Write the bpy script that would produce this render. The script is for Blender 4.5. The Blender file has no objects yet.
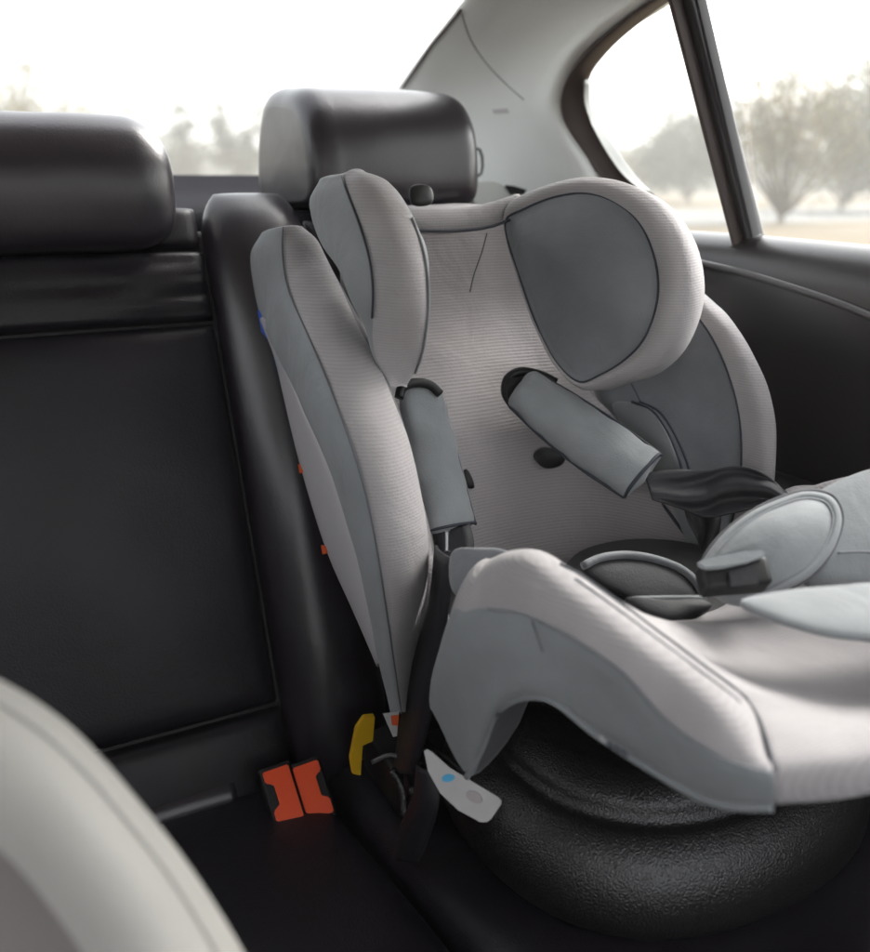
import bpy, bmesh, math, random
from mathutils import Vector as V, Matrix, noise
R = math.radians
random.seed(7)
SC = bpy.context.scene
COL = SC.collection

# ------------------------------------------------------------------ camera
PW, PH, FPX = 870, 952, 933.0
CAM = V((0, 0, .66)); YAW, PIT = R(29), R(17.6)
_fh = V((math.sin(YAW), math.cos(YAW), 0)); Z = V((0, 0, 1))
FW = _fh*math.cos(PIT) - Z*math.sin(PIT)
RT = V((math.cos(YAW), -math.sin(YAW), 0))
UP = _fh*math.sin(PIT) + Z*math.cos(PIT)
def ray(px, py): return FW + RT*((px-PW/2)/FPX) - UP*((py-PH/2)/FPX)
def at(px, py, x=None, y=None, z=None, t=None, pl=None):
    """world point on a chosen real-world plane that a photo point belongs to"""
    d = ray(px, py)
    if x is not None: t = (x-CAM.x)/d.x
    elif y is not None: t = (y-CAM.y)/d.y
    elif z is not None: t = (z-CAM.z)/d.z
    elif pl is not None:
        p0, n = pl; t = (p0-CAM).dot(n)/d.dot(n)
    return CAM + d*t
def slope(px, py, y0, k):           # plane y = y0 + k z
    return at(px, py, pl=(V((0, y0, 0)), V((0, 1, -k))))

# ------------------------------------------------------------------ materials
def mat(name, col, rough=.5, spec=.5, metal=0., bump=0., bscale=200., var=0., vscale=6., sheen=0., rib=0., ribscale=63., trans=0., emis=None, ribdir='Z', detail=3., crease=.35, coat=0.):
    m = bpy.data.materials.new(name); m.use_nodes = True
    nt = m.node_tree; N = nt.nodes; L = nt.links
    b = N['Principled BSDF']
    b.inputs['Base Color'].default_value = (*col, 1)
    b.inputs['Roughness'].default_value = rough
    b.inputs['Metallic'].default_value = metal
    b.inputs['Specular IOR Level'].default_value = spec
    if coat:
        b.inputs['Coat Weight'].default_value = coat; b.inputs['Coat Roughness'].default_value = .28
    if sheen:
        b.inputs['Sheen Weight'].default_value = sheen
        b.inputs['Sheen Roughness'].default_value = .5
    tc = N.new('ShaderNodeTexCoord')
    last = None
    colsock = None
    if var:
        n = N.new('ShaderNodeTexNoise'); n.inputs['Scale'].default_value = vscale; n.inputs['Detail'].default_value = 6
        L.new(tc.outputs['Object'], n.inputs['Vector'])
        r = N.new('ShaderNodeMapRange'); r.inputs[1].default_value = .3; r.inputs[2].default_value = .7
        r.inputs[3].default_value = 1-var; r.inputs[4].default_value = 1+var
        L.new(n.outputs['Fac'], r.inputs[0])
        mx = N.new('ShaderNodeVectorMath'); mx.operation = 'SCALE'; mx.inputs[0].default_value = col
        L.new(r.outputs[0], mx.inputs['Scale']); colsock = mx.outputs[0]
    ribs = None
    if rib:
        w = N.new('ShaderNodeTexWave'); w.wave_type = 'BANDS'; w.bands_direction = ribdir
        w.inputs['Scale'].default_value = ribscale; w.inputs['Distortion'].default_value = .25
        w.inputs['Detail'].default_value = 1; w.inputs['Detail Scale'].default_value = 30
        L.new(tc.outputs['Object'], w.inputs['Vector']); ribs = w.outputs['Fac']
        rr = N.new('ShaderNodeMapRange'); rr.inputs[3].default_value = 1-rib*.45; rr.inputs[4].default_value = 1+rib*.18
        L.new(ribs, rr.inputs[0])
        mx = N.new('ShaderNodeVectorMath'); mx.operation = 'SCALE'
        if colsock: L.new(colsock, mx.inputs[0])
        else: mx.inputs[0].default_value = col
        L.new(rr.outputs[0], mx.inputs['Scale']); colsock = mx.outputs[0]
        bp = N.new('ShaderNodeBump'); bp.inputs['Strength'].default_value = min(1, rib*1.2); bp.inputs['Distance'].default_value = .0012
        L.new(ribs, bp.inputs['Height']); last = bp
    if bump:
        n = N.new('ShaderNodeTexNoise'); n.inputs['Scale'].default_value = bscale; n.inputs['Detail'].default_value = detail
        L.new(tc.outputs['Object'], n.inputs['Vector'])
        bp = N.new('ShaderNodeBump'); bp.inputs['Strength'].default_value = bump; bp.inputs['Distance'].default_value = .0015
        L.new(n.outputs['Fac'], bp.inputs['Height'])
        if last: L.new(last.outputs[0], bp.inputs['Normal'])
        # slow creases in the cloth or hide
        n2 = N.new('ShaderNodeTexNoise'); n2.inputs['Scale'].default_value = 14; n2.inputs['Detail'].default_value = 4
        n2.inputs['Distortion'].default_value = .8
        L.new(tc.outputs['Object'], n2.inputs['Vector'])
        b2 = N.new('ShaderNodeBump'); b2.inputs['Strength'].default_value = crease; b2.inputs['Distance'].default_value = .006
        L.new(n2.outputs['Fac'], b2.inputs['Height']); L.new(bp.outputs[0], b2.inputs['Normal'])
        last = b2
    if colsock: L.new(colsock, b.inputs['Base Color'])
    if last: L.new(last.outputs[0], b.inputs['Normal'])
    return m

M = {}
M['gray']   = mat('grey_knit_fabric', (.335, .315, .319), .85, .2, bump=.35, bscale=600, var=.07, vscale=20, sheen=.15, rib=.16, ribscale=115, crease=.6)
M['ribbed'] = mat('ribbed_knit_fabric', (.345, .320, .324), .85, .2, bump=.3, bscale=600, var=.07, sheen=.15, crease=.6, rib=.22, ribscale=95)
M['teal']   = mat('grey_green_fabric', (.225, .237, .245), .75, .25, bump=.3, bscale=700, var=.13, vscale=14, crease=.55, sheen=.2)
M['dark']   = mat('slate_fabric', (.150, .158, .170), .6, .35, bump=.3, bscale=600, var=.28, vscale=9, crease=.55, sheen=.45)
M['shade']  = mat('charcoal_fabric', (.075, .075, .085), .7, .3, bump=.12, bscale=600, var=.1, sheen=.15)
M['gray_flat'] = mat('grey_knit_seat_fabric', (.345, .324, .328), .85, .2, bump=.35, bscale=600, var=.07, vscale=20, sheen=.15, crease=.6, rib=.14, ribscale=120, ribdir='Y')
M['shelf'] = mat('dark_shelf_felt', (.010, .0095, .013), .95, .08, bump=.3, bscale=500)
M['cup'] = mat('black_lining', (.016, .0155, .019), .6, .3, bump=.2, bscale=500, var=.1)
M['pipe']   = mat('navy_piping', (.03, .034, .045), .6, .3)
M['shell']  = mat('pale_shell_plastic', (.50, .475, .49), .42, .4, var=.02)
M['leather']= mat('black_leather', (.0110, .0085, .0125), .44, .36, bump=.28, bscale=430, var=.2, vscale=7, crease=.16)
M['leather2']= mat('black_leather_smooth', (.0170, .0125, .0180), .36, .6, bump=.16, bscale=430, var=.15, crease=.12, coat=.3)
M['web']    = mat('black_webbing', (.012, .0115, .016), .48, .5, bump=.3, bscale=900)
M['plastic']= mat('grained_black_plastic', (.0085, .0075, .0085), .36, .85, bump=.7, bscale=560, detail=1, crease=.1)
M['black']  = mat('matt_black_plastic', (.008, .0075, .008), .5, .35)
M['door']   = mat('dark_door_trim', (.015, .0115, .0125), .40, .5, bump=.08, bscale=700, crease=.08, coat=.5)
M['silver'] = mat('grey_trim_strip', (.10, .095, .098), .4, .5, metal=.2)
M['trim']   = mat('pale_pillar_trim', (.74, .755, .73), .8, .2, bump=.08, bscale=700, var=.02)
M['reveal'] = mat('grey_frame_reveal', (.20, .205, .20), .7, .3)
M['rubber'] = mat('dark_window_seal', (.058, .040, .036), .5, .4)
M['bar']    = mat('black_window_bar', (.02, .018, .02), .4, .5)
M['orange'] = mat('orange_plastic', (.86, .085, .018), .28, .6)
M['yellow'] = mat('yellow_plastic', (.78, .47, .015), .4, .5)
M['blue']   = mat('blue_plastic', (.02, .11, .55), .4, .5)
M['sky_blue']= mat('light_blue_print', (.10, .42, .68), .5, .3)
M['white']  = mat('white_label', (.50, .49, .49), .55, .3, var=.04, vscale=60)
M['smudge'] = mat('brown_grey_print', (.40, .36, .365), .6, .3)
M['red']    = mat('orange_red_print', (.75, .12, .03), .5, .3)
M['chrome'] = mat('brushed_metal', (.55, .56, .57), .3, .5, metal=.9)
M['front']  = mat('pale_grey_leather', (.33, .318, .298), .55, .35, bump=.12, bscale=300, var=.04)
M['front2'] = mat('taupe_fabric', (.17, .155, .15), .7, .3, bump=.15, bscale=300)
M['carpet'] = mat('dark_carpet', (.02, .019, .02), .9, .1, bump=.5, bscale=500)

def glassmat(name, tint):
    m = bpy.data.materials.new(name); m.use_nodes = True
    nt = m.node_tree; nt.nodes.clear(); N = nt.nodes; L = nt.links
    o = N.new('ShaderNodeOutputMaterial'); mix = N.new('ShaderNodeMixShader')
    tr = N.new('ShaderNodeBsdfTransparent'); tr.inputs[0].default_value = (*tint, 1)
    gl = N.new('ShaderNodeBsdfGlossy'); gl.inputs['Roughness'].default_value = .02
    lw = N.new('ShaderNodeLayerWeight'); lw.inputs['Blend'].default_value = .5
    pw = N.new('ShaderNodeMath'); pw.operation = 'POWER'; pw.inputs[1].default_value = 5
    fr = N.new('ShaderNodeMapRange'); fr.inputs[3].default_value = .05; fr.inputs[4].default_value = .9
    L.new(lw.outputs['Facing'], pw.inputs[0]); L.new(pw.outputs[0], fr.inputs[0])
    L.new(fr.outputs[0], mix.inputs[0]); L.new(tr.outputs[0], mix.inputs[1]); L.new(gl.outputs[0], mix.inputs[2])
    L.new(mix.outputs[0], o.inputs[0])
    return m
M['glass'] = glassmat('window_glass', (.93, .95, .94))

# ------------------------------------------------------------------ mesh helpers
def cr(pts, n, closed=False):
    """Catmull-Rom samples through the points"""
    P = [V(p) for p in pts]; k = len(P); out = []
    segs = k if closed else k-1
    for i in range(segs):
        if closed: a, b, c, d = P[i-1], P[i], P[(i+1) % k], P[(i+2) % k]
        else:
            b, c = P[i], P[i+1]
            a = P[i-1] if i else b*2-c
            d = P[i+2] if i+2 < k else c*2-b
        # centripetal spacing: no overshoot where long and short spans meet
        ta = max((b-a).length, 1e-6)**.5; tb = max((c-b).length, 1e-6)**.5; tc = max((d-c).length, 1e-6)**.5
        m1 = ((b-a)/ta - (c-a)/(ta+tb) + (c-b)/tb)*tb
        m2 = ((c-b)/tb - (d-b)/(tb+tc) + (d-c)/tc)*tb
        for j in range(n):
            t = j/n; t2 = t*t; t3 = t2*t
            out.append(b*(2*t3-3*t2+1) + m1*(t3-2*t2+t) + c*(3*t2-2*t3) + m2*(t3-t2))
    if not closed: out.append(P[-1].copy())
    return out
def interp_rows(rows, nv):
    cols = [cr([r[i] for r in rows], nv) for i in range(len(rows[0]))]
    return [[c[j] for c in cols] for j in range(len(cols[0]))]
def round_ends(rows, a=True, b=True, f=.5):
    rows = [[V(p) for p in r] for r in rows]
    def cap(r0, r1):
        c0 = sum(r0, V())/len(r0); c1 = sum(r1, V())/len(r1)
        d = V()
        for i in range(len(r0)): d += (r0[i]-c0).cross(r0[(i+1) % len(r0)]-c0)
        d.normalize()
        if d.dot(c0-c1) < 0: d = -d
        d = (d*.6+(c0-c1).normalized()*.4).normalized(); rad = min((p-c0).length for p in r0)*f*2
        return [[c0+(p-c0)*s+d*rad*h for p in r0] for s, h in [(math.cos(a), math.sin(a)) for a in (.2, .42, .65, .88, 1.1, 1.3, 1.45)]]
    out = list(rows)
    if a: out = cap(rows[0], rows[1])[::-1] + out
    if b: out = out + cap(rows[-1], rows[-2])
    return out
def meshobj(name, verts, faces, mats, parent=None, smooth=True, fm=None, sub=0, solid=0., autosm=None):
    me = bpy.data.meshes.new(name); me.from_pydata([tuple(v) for v in verts], [], faces)
    for m in (mats if isinstance(mats, (list, tuple)) else [mats]): me.materials.append(M[m] if isinstance(m, str) else m)
    if fm: me.polygons.foreach_set('material_index', fm)
    bm = bmesh.new(); bm.from_mesh(me); bmesh.ops.recalc_face_normals(bm, faces=bm.faces); bm.to_mesh(me); bm.free()
    if smooth: me.polygons.foreach_set('use_smooth', [True]*len(me.polygons))
    me.update()
    o = bpy.data.objects.new(name, me); COL.objects.link(o)
    if parent:
        o.parent = parent
        if parent.parent is None: o.matrix_parent_inverse = Matrix.Translation(-parent.location)
    if solid:
        s = o.modifiers.new('thickness', 'SOLIDIFY'); s.thickness = solid; s.offset = -1
    if sub:
        s = o.modifiers.new('soft', 'SUBSURF'); s.levels = sub; s.render_levels = sub
    return o
def loft(name, rows, mats, parent=None, nu=4, nv=4, closed=True, caps=True, ends=(0, 0), seg=None, solid=0., wr=0., wf=10.):
    """skin through rings of control points; seg: material index per control segment"""
    rr = [cr(r, nu, closed) for r in rows]
    rr = interp_rows(rr, nv)
    if ends[0]: rr = round_ends(rr, True, False, ends[0])
    if ends[1]: rr = round_ends(rr, False, True, ends[1])
    n = len(rr[0]); vs = [p for r in rr for p in r]; fs = []; fm = []
    for i in range(len(rr)-1):
        for j in range(n if closed else n-1):
            k = (j+1) % n
            fs.append((i*n+j, i*n+k, (i+1)*n+k, (i+1)*n+j)); fm.append(seg[j//nu] if seg else 0)
    if closed and caps:
        for ri, in ((0,), (len(rr)-1,)):
            c = sum(rr[ri], V())/n; vs.append(c); ci = len(vs)-1
            for j in range(n): fs.append((ri*n+j, ri*n+(j+1) % n, ci)); fm.append(seg[j//nu] if seg else 0)
    if wr:
        vs = [p + noise.noise_vector(p*wf)*wr + noise.noise_vector(p*wf*2.7)*wr*.4 for p in vs]
    return meshobj(name, vs, fs, mats, parent, fm=fm, solid=solid)
def tube(name, pts, r, m, parent=None, n=8, k=5, closed=False, flat=1.):
    P = cr(pts, k, closed); rows = []
    cnt = len(P); up = V((.13, -.55, .8)).normalized()
    for i, p in enumerate(P):
        a = P[i-1] if (i or closed) else P[i]; b = P[(i+1) % cnt] if (i+1 < cnt or closed) else P[i]
        d = (b-a).normalized(); s = d.cross(up)
        if s.length < 1e-4: s = d.cross(V((1, 0, 0)))
        s.normalize(); u = s.cross(d)
        rows.append([p + (s*math.cos(q*2*math.pi/n)+u*flat*math.sin(q*2*math.pi/n))*r for q in range(n)])
    vs = [p for r_ in rows for p in r_]; fs = []
    for i in range(cnt if closed else cnt-1):
        i2 = (i+1) % cnt
        for j in range(n): fs.append((i*n+j, i*n+(j+1) % n, i2*n+(j+1) % n, i2*n+j))
    if not closed: fs += [tuple(range(n)), tuple(range((cnt-1)*n, cnt*n))]
    return meshobj(name, vs, fs, m, parent)
def ribbon(name, left, right, th, m, parent=None, k=6, bow=0.):
    """strap between two edge lines, with real thickness"""
    A, B = cr(left, k), cr(right, k); rows = []
    for i in range(len(A)):
        a, b = A[i], B[i]; j = min(i+1, len(A)-1); h = max(i-1, 0)
        nrm = (b-a).cross(A[j]-A[h]+B[j]-B[h]).normalized()
        if nrm.dot(CAM-a) < 0: nrm = -nrm
        c = (a+b)/2 + nrm*bow
        rows.append([a, a+nrm*th*.5, (a+c)/2+nrm*(th*.5+bow*.3), c+nrm*th*.5, (b+c)/2+nrm*(th*.5+bow*.3), b+nrm*th*.5, b, b-nrm*th*.5, (b+c)/2+nrm*(bow*.3-th*.5), c-nrm*th*.5, (a+c)/2+nrm*(bow*.3-th*.5), a-nrm*th*.5])
    n = 12; vs = [p for r_ in rows for p in r_]; fs = []
    for i in range(len(rows)-1):
        for j in range(n): fs.append((i*n+j, i*n+(j+1) % n, (i+1)*n+(j+1) % n, (i+1)*n+j))
    fs += [tuple(range(n)), tuple(range((len(rows)-1)*n, len(rows)*n))]
    return meshobj(name, vs, fs, m, parent)
def pillow(name, outline, nrm, front, back, mats, parent=None, k=5, p=2.2, rings=8, rim=None, wr=0., wf=12.):
    """cushion over an outline: domed to the front and to the back.
    rim = (inner outline, crest height): a rolled border before the inner panel"""
    O = cr(outline, k, True); n = len(O); nrm = V(nrm).normalized()
    vs = []; fs = []; fm = []
    rowlist = []
    if rim:
        I = cr(rim[0], k, True); h = rim[1]
        cI = sum(I, V())/n
        rowlist.append(([o*.65+i*.35 - nrm*back for o, i in zip(O, I)], 0))
        rowlist.append(([o - nrm*back*.82 for o, i in zip(O, I)], 0))
        rowlist.append(([o*1.02-i*.02 - nrm*back*.4 for o, i in zip(O, I)], 0))
        for q in range(9):
            a = q/8; hh = math.sin(math.pi*(a*.78+.0))*h
            rowlist.append(([o*(1-a)+i*a + nrm*hh for o, i in zip(O, I)], 0))
        h0 = math.sin(math.pi*.78)*h
        for q in range(1, rings+1):
            a = q/rings; s = 1-a*.96
            rowlist.append(([cI+(i-cI)*s + nrm*(h0*(1-a*.0) + front*(1-s**p)) for i in I], 1))
        c_b = sum(rowlist[0][0], V())/n
    else:
        c = sum(O, V())/n
        for q in range(rings, -1, -1):
            s = math.sin(q/rings*math.pi/2)
            rowlist.append(([c+(o-c)*s - nrm*back*math.sqrt(max(0, 1-s**p)) for o in O], 0)) if q else None
        rowlist = rowlist[::-1]
        for q in range(rings-1, 0, -1):
            s = math.sin(q/rings*math.pi/2)
            rowlist.append(([c+(o-c)*s + nrm*front*math.sqrt(max(0, 1-s**p)) for o in O], 0))
    for r_, m_ in rowlist: vs += r_
    for i in range(len(rowlist)-1):
        for j in range(n):
            fs.append((i*n+j, i*n+(j+1) % n, (i+1)*n+(j+1) % n, (i+1)*n+j)); fm.append(rowlist[i+1][1])
    for ri in (0, len(rowlist)-1):
        vs.append(sum(rowlist[ri][0], V())/n); ci = len(vs)-1
        for j in range(n): fs.append((ri*n+j, ri*n+(j+1) % n, ci)); fm.append(rowlist[ri][1])
    if wr: vs = [q + noise.noise_vector(q*wf)*wr for q in vs]
    return meshobj(name, vs, fs, mats, parent, fm=fm)
def slab(name, o, ex, ey, depth, bulge, mats, parent=None, nx=28, ny=28, px=6, py=6, wr=0., wf=9., wrk=0., rc=0.):
    """upholstered panel: o corner, ex / ey edge vectors, front side = ex x ey"""
    nrm = ex.cross(ey).normalized(); vs = []; fs = []
    for i in range(ny+1):
        for j in range(nx+1):
            # cosine spacing keeps the rolled edges smooth
            s = -math.cos(math.pi*j/nx); t = -math.cos(math.pi*i/ny)
            e = max(0, (1-abs(s)**px))**.5 * max(0, (1-abs(t)**py))**.5
            dome = (1-s*s*.6)*(1-t*t*.6)
            sq = s*(1-rc*abs(t)**14)
            pnt = o+ex*(sq+1)/2+ey*(t+1)/2 + nrm*(depth*e + bulge*dome*e)
            if wr: pnt += nrm*noise.noise(pnt*wf)*wr*e
            if wrk: pnt += nrm*noise.noise(V((pnt.x*7, 0, pnt.z*70)))*wrk*e*max(0, s+.35)
            vs.append(pnt)
    n = nx+1
    for i in range(ny):
        for j in range(nx): fs.append((i*n+j, i*n+j+1, (i+1)*n+j+1, (i+1)*n+j))
    b = len(vs); ci = ex*(.5*rc); cj = ey*(.02*rc); vs += [o+ci+cj-nrm*.02, o+ex-ci+cj-nrm*.02, o+ex+ey-ci-cj-nrm*.02, o+ey+ci-cj-nrm*.02]
    bot = [j for j in range(n)]; top = [ny*n+j for j in range(n)]; le = [i*n for i in range(ny+1)]; ri = [i*n+nx for i in range(ny+1)]
    fs += [tuple(bot[::-1])+(b, b+1), tuple(top)+(b+2, b+3), tuple(le)+(b+3, b), tuple(ri[::-1])+(b+1, b+2), (b, b+3, b+2, b+1)]
    return meshobj(name, vs, fs, mats, parent)
def rbox(name, c, ax, ay, az, sx, sy, sz, bev, m, parent=None, seg=3):
    bm = bmesh.new(); bmesh.ops.create_cube(bm, size=1)
    ax, ay, az = ax.normalized(), ay.normalized(), az.normalized()
    for v in bm.verts: v.co = c + ax*v.co.x*sx + ay*v.co.y*sy + az*v.co.z*sz
    bmesh.ops.bevel(bm, geom=list(bm.edges), offset=bev, segments=seg, affect='EDGES', profile=.6)
    vs = [v.co.copy() for v in bm.verts]; idx = {v: i for i, v in enumerate(bm.verts)}
    fs = [[idx[v] for v in f.verts] for f in bm.faces]; bm.free()
    return meshobj(name, vs, fs, m, parent)
def prism(name, outline, nrm, th, m, parent=None, bev=0.):
    """flat piece of given outline and real thickness (extends behind the outline)"""
    nrm = V(nrm).normalized(); n = len(outline)
    bm = bmesh.new()
    a = [bm.verts.new(p) for p in outline]; b = [bm.verts.new(p-nrm*th) for p in outline]
    bm.faces.new(a); bm.faces.new(b[::-1])
    for i in range(n): bm.faces.new((a[i], b[i], b[(i+1) % n], a[(i+1) % n]))
    if bev: bmesh.ops.bevel(bm, geom=list(bm.edges), offset=bev, segments=2, affect='EDGES')
    vs = [v.co.copy() for v in bm.verts]; idx = {v: i for i, v in enumerate(bm.verts)}
    fs = [[idx[v] for v in f.verts] for f in bm.faces]; bm.free()
    return meshobj(name, vs, fs, m, parent, smooth=False)
def thing(name, loc, label, cat, group=None, kind=None):
    o = bpy.data.objects.new(name, None); COL.objects.link(o); o.location = loc; o.empty_display_size = .05
    o['label'] = label; o['category'] = cat
    if group: o['group'] = group
    return o
def tag(o, label, cat, group=None):
    o['label'] = label; o['category'] = cat
    if group: o['group'] = group
    return o
def mirror(rows, xc): return [[V((2*xc-p.x, p.y, p.z)) for p in r] for r in rows]
XC = .545

from mathutils.bvhtree import BVHTree
def bvh(o): 
    me = o.data; return BVHTree.FromPolygons([v.co for v in me.vertices], [p.vertices[:] for p in me.polygons])

# ------------------------------------------------------------------ rear bench seat
BY, BK = .89, .36                    # plane of the backrest: y = BY + BK z
bn = V((0, -1, BK)).normalized(); bu = V((0, BK, 1)).normalized(); ex = V((1, 0, 0))
def bk(x, s, off=0.): return V((x, BY, 0)) + bu*s + bn*off
bench = thing('rear_bench_seat', (.2, .75, -.12), 'black leather rear bench seat with two headrests behind the child seat', 'car seat')
# backing body of the backrest
slab('backrest', bk(-.75, -.05, -.03), ex*1.58, bu*.70, .012, .0, 'leather', bench)
# middle panel, in three stitched fields
slab('centre_panel', bk(-.06, .085, -.022), ex*.366, bu*.452, .020, .008, 'leather', bench, px=26, py=26, wr=.004)
slab('centre_panel', bk(-.06, .54, -.022), ex*.366, bu*.082, .020, .006, 'leather', bench, nx=40, ny=40, px=22, py=14, wr=.004, wf=14, wrk=.0035)
slab('centre_panel', bk(-.06, .625, -.026), ex*.366, bu*.05, .020, .004, 'leather', bench, px=22, py=6)
slab('centre_panel', bk(-.06, -.06, -.022), ex*.37, bu*.142, .020, .010, 'leather', bench, px=26, py=16, wr=.004)
# bolster between the middle and the outer place
slab('side_bolster', bk(.308, -.04, -.03), ex*.135, bu*.735, .050, .012, 'leather2', bench, nx=24, ny=44, px=2.6, py=5, wr=.006, wf=7, rc=.4)
slab('outer_panel', bk(.445, -.04, -.03), ex*.40, bu*.70, .028, .01, 'leather', bench, px=10, py=10, wr=.004)
slab('far_panel', bk(-.72, -.06, -.03), ex*.655, bu*.70, .03, .01, 'leather', bench, px=10, py=10, wr=.004)
# cushion
def cu(x, s, off=0.): return V((x, .93, -.005)) + V((0, -1, .10)).normalized()*s + V((0, .1, 1)).normalized()*off
cdir = V((0, -1, .10)).normalized()
slab('seat_cushion', cu(.338, 0, -.05), V((0, 0, 0))+cdir*.62, ex*.52, .05, .012, 'leather', bench, px=16, py=16, wr=.004)
slab('seat_cushion', cu(-.06, 0, -.05), cdir*.62, ex*.395, .048, .010, 'leather', bench, px=16, py=16, wr=.004)
slab('seat_cushion', cu(-.75, 0, -.05), cdir*.62, ex*.685, .05, .012, 'leather', bench, px=16, py=16, wr=.004)
# tuck roll where cushion and backrest meet
tube('tuck_roll', [cu(-.3, .035, .004), cu(0, .035, .005), cu(.2, .034, .007), cu(.235, .034, .006)], .022, 'leather2', bench, n=14, flat=.7)

def headrest(x0, x1, prof, er, name='headrest', f=.72, drop=0.):
    """prof: closed profile in (y, z), swept along x, ends rolled by er"""
    rows = []
    cy = sum(p[0] for p in prof)/len(prof); cz = sum(p[1] for p in prof)/len(prof)
    st = [(x0+er*(1-math.cos(a)), f+(1-f)*math.sin(a)**.8) for a in (0, .12, .3, .55, .85, 1.2, 1.57)]; st += [(x0+er*1.5, 1.), ((x0+x1)/2, 1.01)]+[(x0+x1-x, q) for x, q in st[::-1]]
    for x, s in st: rows.append([V((x, cy+(p[0]-cy)*s, cz-drop+(p[1]-cz+drop)*s)) for p in prof])
    return loft(name, rows, 'leather2', bench, nu=6, nv=5, wr=.0015, wf=9)
# middle headrest: low and wide
hp = [(1.078, .604), (1.068, .640), (1.072, .694), (1.095, .727), (1.14, .738), (1.185, .72), (1.195, .66), (1.17, .605), (1.12, .594)]
hp = [(a, b-.010) for a, b in hp]
h1 = headrest(-.03, .276, hp, .055, f=.30, drop=.012)
# outer headrest: taller, with a flat side
hp2 = [(1.120, .635), (1.115, .690), (1.128, .735), (1.158, .764), (1.22, .774), (1.295, .768), (1.335, .70), (1.330, .63), (1.21, .625)]
h2 = headrest(.448, .692, hp2, .030, f=.74, drop=.04)
for hx, hz, h in ((.06, .60, h1), (.20, .60, h1), (.50, .635, h2), (.62, .635, h2)):
    tube('headrest_post', [V((hx, 1.17, hz+.03)), V((hx, 1.155, hz-.10))], .006, 'chrome', h)

# ------------------------------------------------------------------ seat belt buckles
def buckle(px, py, label, flip):
    c = at(px, py, pl=(V((0, .855, .042)), V((0, -.55, 1)).normalized()))
    n = (CAM-c); n = (n.normalized()*.6 + V((0, -.35, .45))).normalized()
    axx = at(px+10, py-3.6, pl=(c, n))-c; axx.normalize(); axy = n.cross(axx).normalized()
    th_ = thing('seat_belt_buckle', c - n*.03, label, 'buckle', 'rear seat belt buckles')
    W, H = .029, .058
    rbox('buckle_housing', c-n*.018, axx, axy, n, W+.007, H+.010, .036, .004, 'black', th_)
    s = 1 if flip else -1
    # press button: plate with a notch for the tongue
    def q(u, v): return c + axx*u*s + axy*v + n*.0035
    sk = .004
    out = [(-W/2, H/2), (W/2, H/2), (W/2, H/2-.012), (W*.18, H/2-.016), (W*.18, -H/2+.020), (W/2, -H/2+.016), (W/2, -H/2), (-W/2, -H/2)]
    prism('press_button', [q(u, v) for u, v in out], n, .009, 'orange', th_, bev=.0013)
    prism('tongue_slot', [q(u, v)-n*.002 for u, v in ((W*.26, H/2-.013), (W*.5, H/2-.010), (W*.5, -H/2+.010), (W*.26, -H/2+.013))], n, .003, 'black', th_)
    return th_
buckle(283, 795, 'orange seat belt buckle on the black bench, the one farther from the child seat', False)
buckle(313, 790, 'orange seat belt buckle on the black bench, the one nearer the yellow clip', True)

# ------------------------------------------------------------------ child seat
child = thing('child_car_seat', (XC, .60, .03), 'grey and slate child car seat with padded wings strapped on the bench', 'child seat')
PYC, PKC = .69, .40                   # reclined plane of the back pad
# --- left body wing
Lw = [(263, 236), (253, 254), (260, 309), (276, 347), (301, 397), (334, 473), (356, 539), (373, 610), (388, 680), (397, 712)]
Sw = [(284, 227), (283, 246), (287, 282), (312, 342), (339, 408), (364, 484), (378, 550), (388, 615), (396, 670), (402, 712)]
Rw = [(303, 227), (317, 240), (328, 260), (356, 320), (388, 386), (410, 446), (424, 506), (429, 555), (422, 615), (409, 705)]
sx = [.348, .342, .335, .322, .312, .308, .312, .322, .338, .35]
rows = []; seamL = []; edgeL = []
for (l, s, r, x) in zip(Lw, Sw, Rw, sx):
    s3 = at(*s, x=x); l3 = at(*l, x=x+.018); r3 = at(*r, x=x+(.028, .044)[len(rows)] if len(rows) < 2 else x+.055)
    f3 = (s3+r3)/2 + V((-.004, -.014, .003))*min(1, (s3-r3).length/.07)
    m3 = (l3+s3)/2 + V((-.010*min(1, (l3-s3).length/.06), 0, 0))
    bi = r3 + V((.012, .11 if len(rows) > 1 else .08, .03 if len(rows) > 2 else -.012)); bo = l3 + V((.030, .012, 0))
    rows.append([l3, m3, s3, f3, r3, bi, bo]); seamL.append(s3 + V((-.0012, -.001, 0))); edgeL.append(l3)
wing = loft('side_wing', rows, ['teal', 'gray', 'shade'], child, nu=5, nv=5, ends=(.10, .22), seg=[0, 0, 1, 1, 2, 2, 0], wr=.0015, wf=14)
tube('piping', seamL, .0008, 'shade', wing)
# hard back shell behind the wing
Ls = [(262, 318), (276, 352), (284, 390), (301, 462), (328, 550), (352, 605), (367, 638), (380, 665)]
Es = [(270, 320), (292, 378), (310, 420), (334, 473), (356, 539), (366, 580), (374, 615), (384, 660)]
rows = []
for l, e in zip(Ls, Es):
    a = at(*l, x=.350); b = at(*e, x=.334)
    rows.append([a, (a+b)/2+V((-.006, 0, 0)), b, b+V((.03, .06, 0)), V((XC, max(a.y+.02, PYC+PKC*a.z+.09), a.z)), V((XC, max(a.y+.055, PYC+PKC*a.z+.12), a.z+.02)), V((.42, a.y+.05, a.z+.015))])
rows_s = rows
shell = loft('back_shell', rows, 'shell', child, nu=5, nv=4, ends=(.3, .3))
loft('back_shell', mirror(rows, XC), 'shell', child, nu=5, nv=4, ends=(.3, .3))
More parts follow.
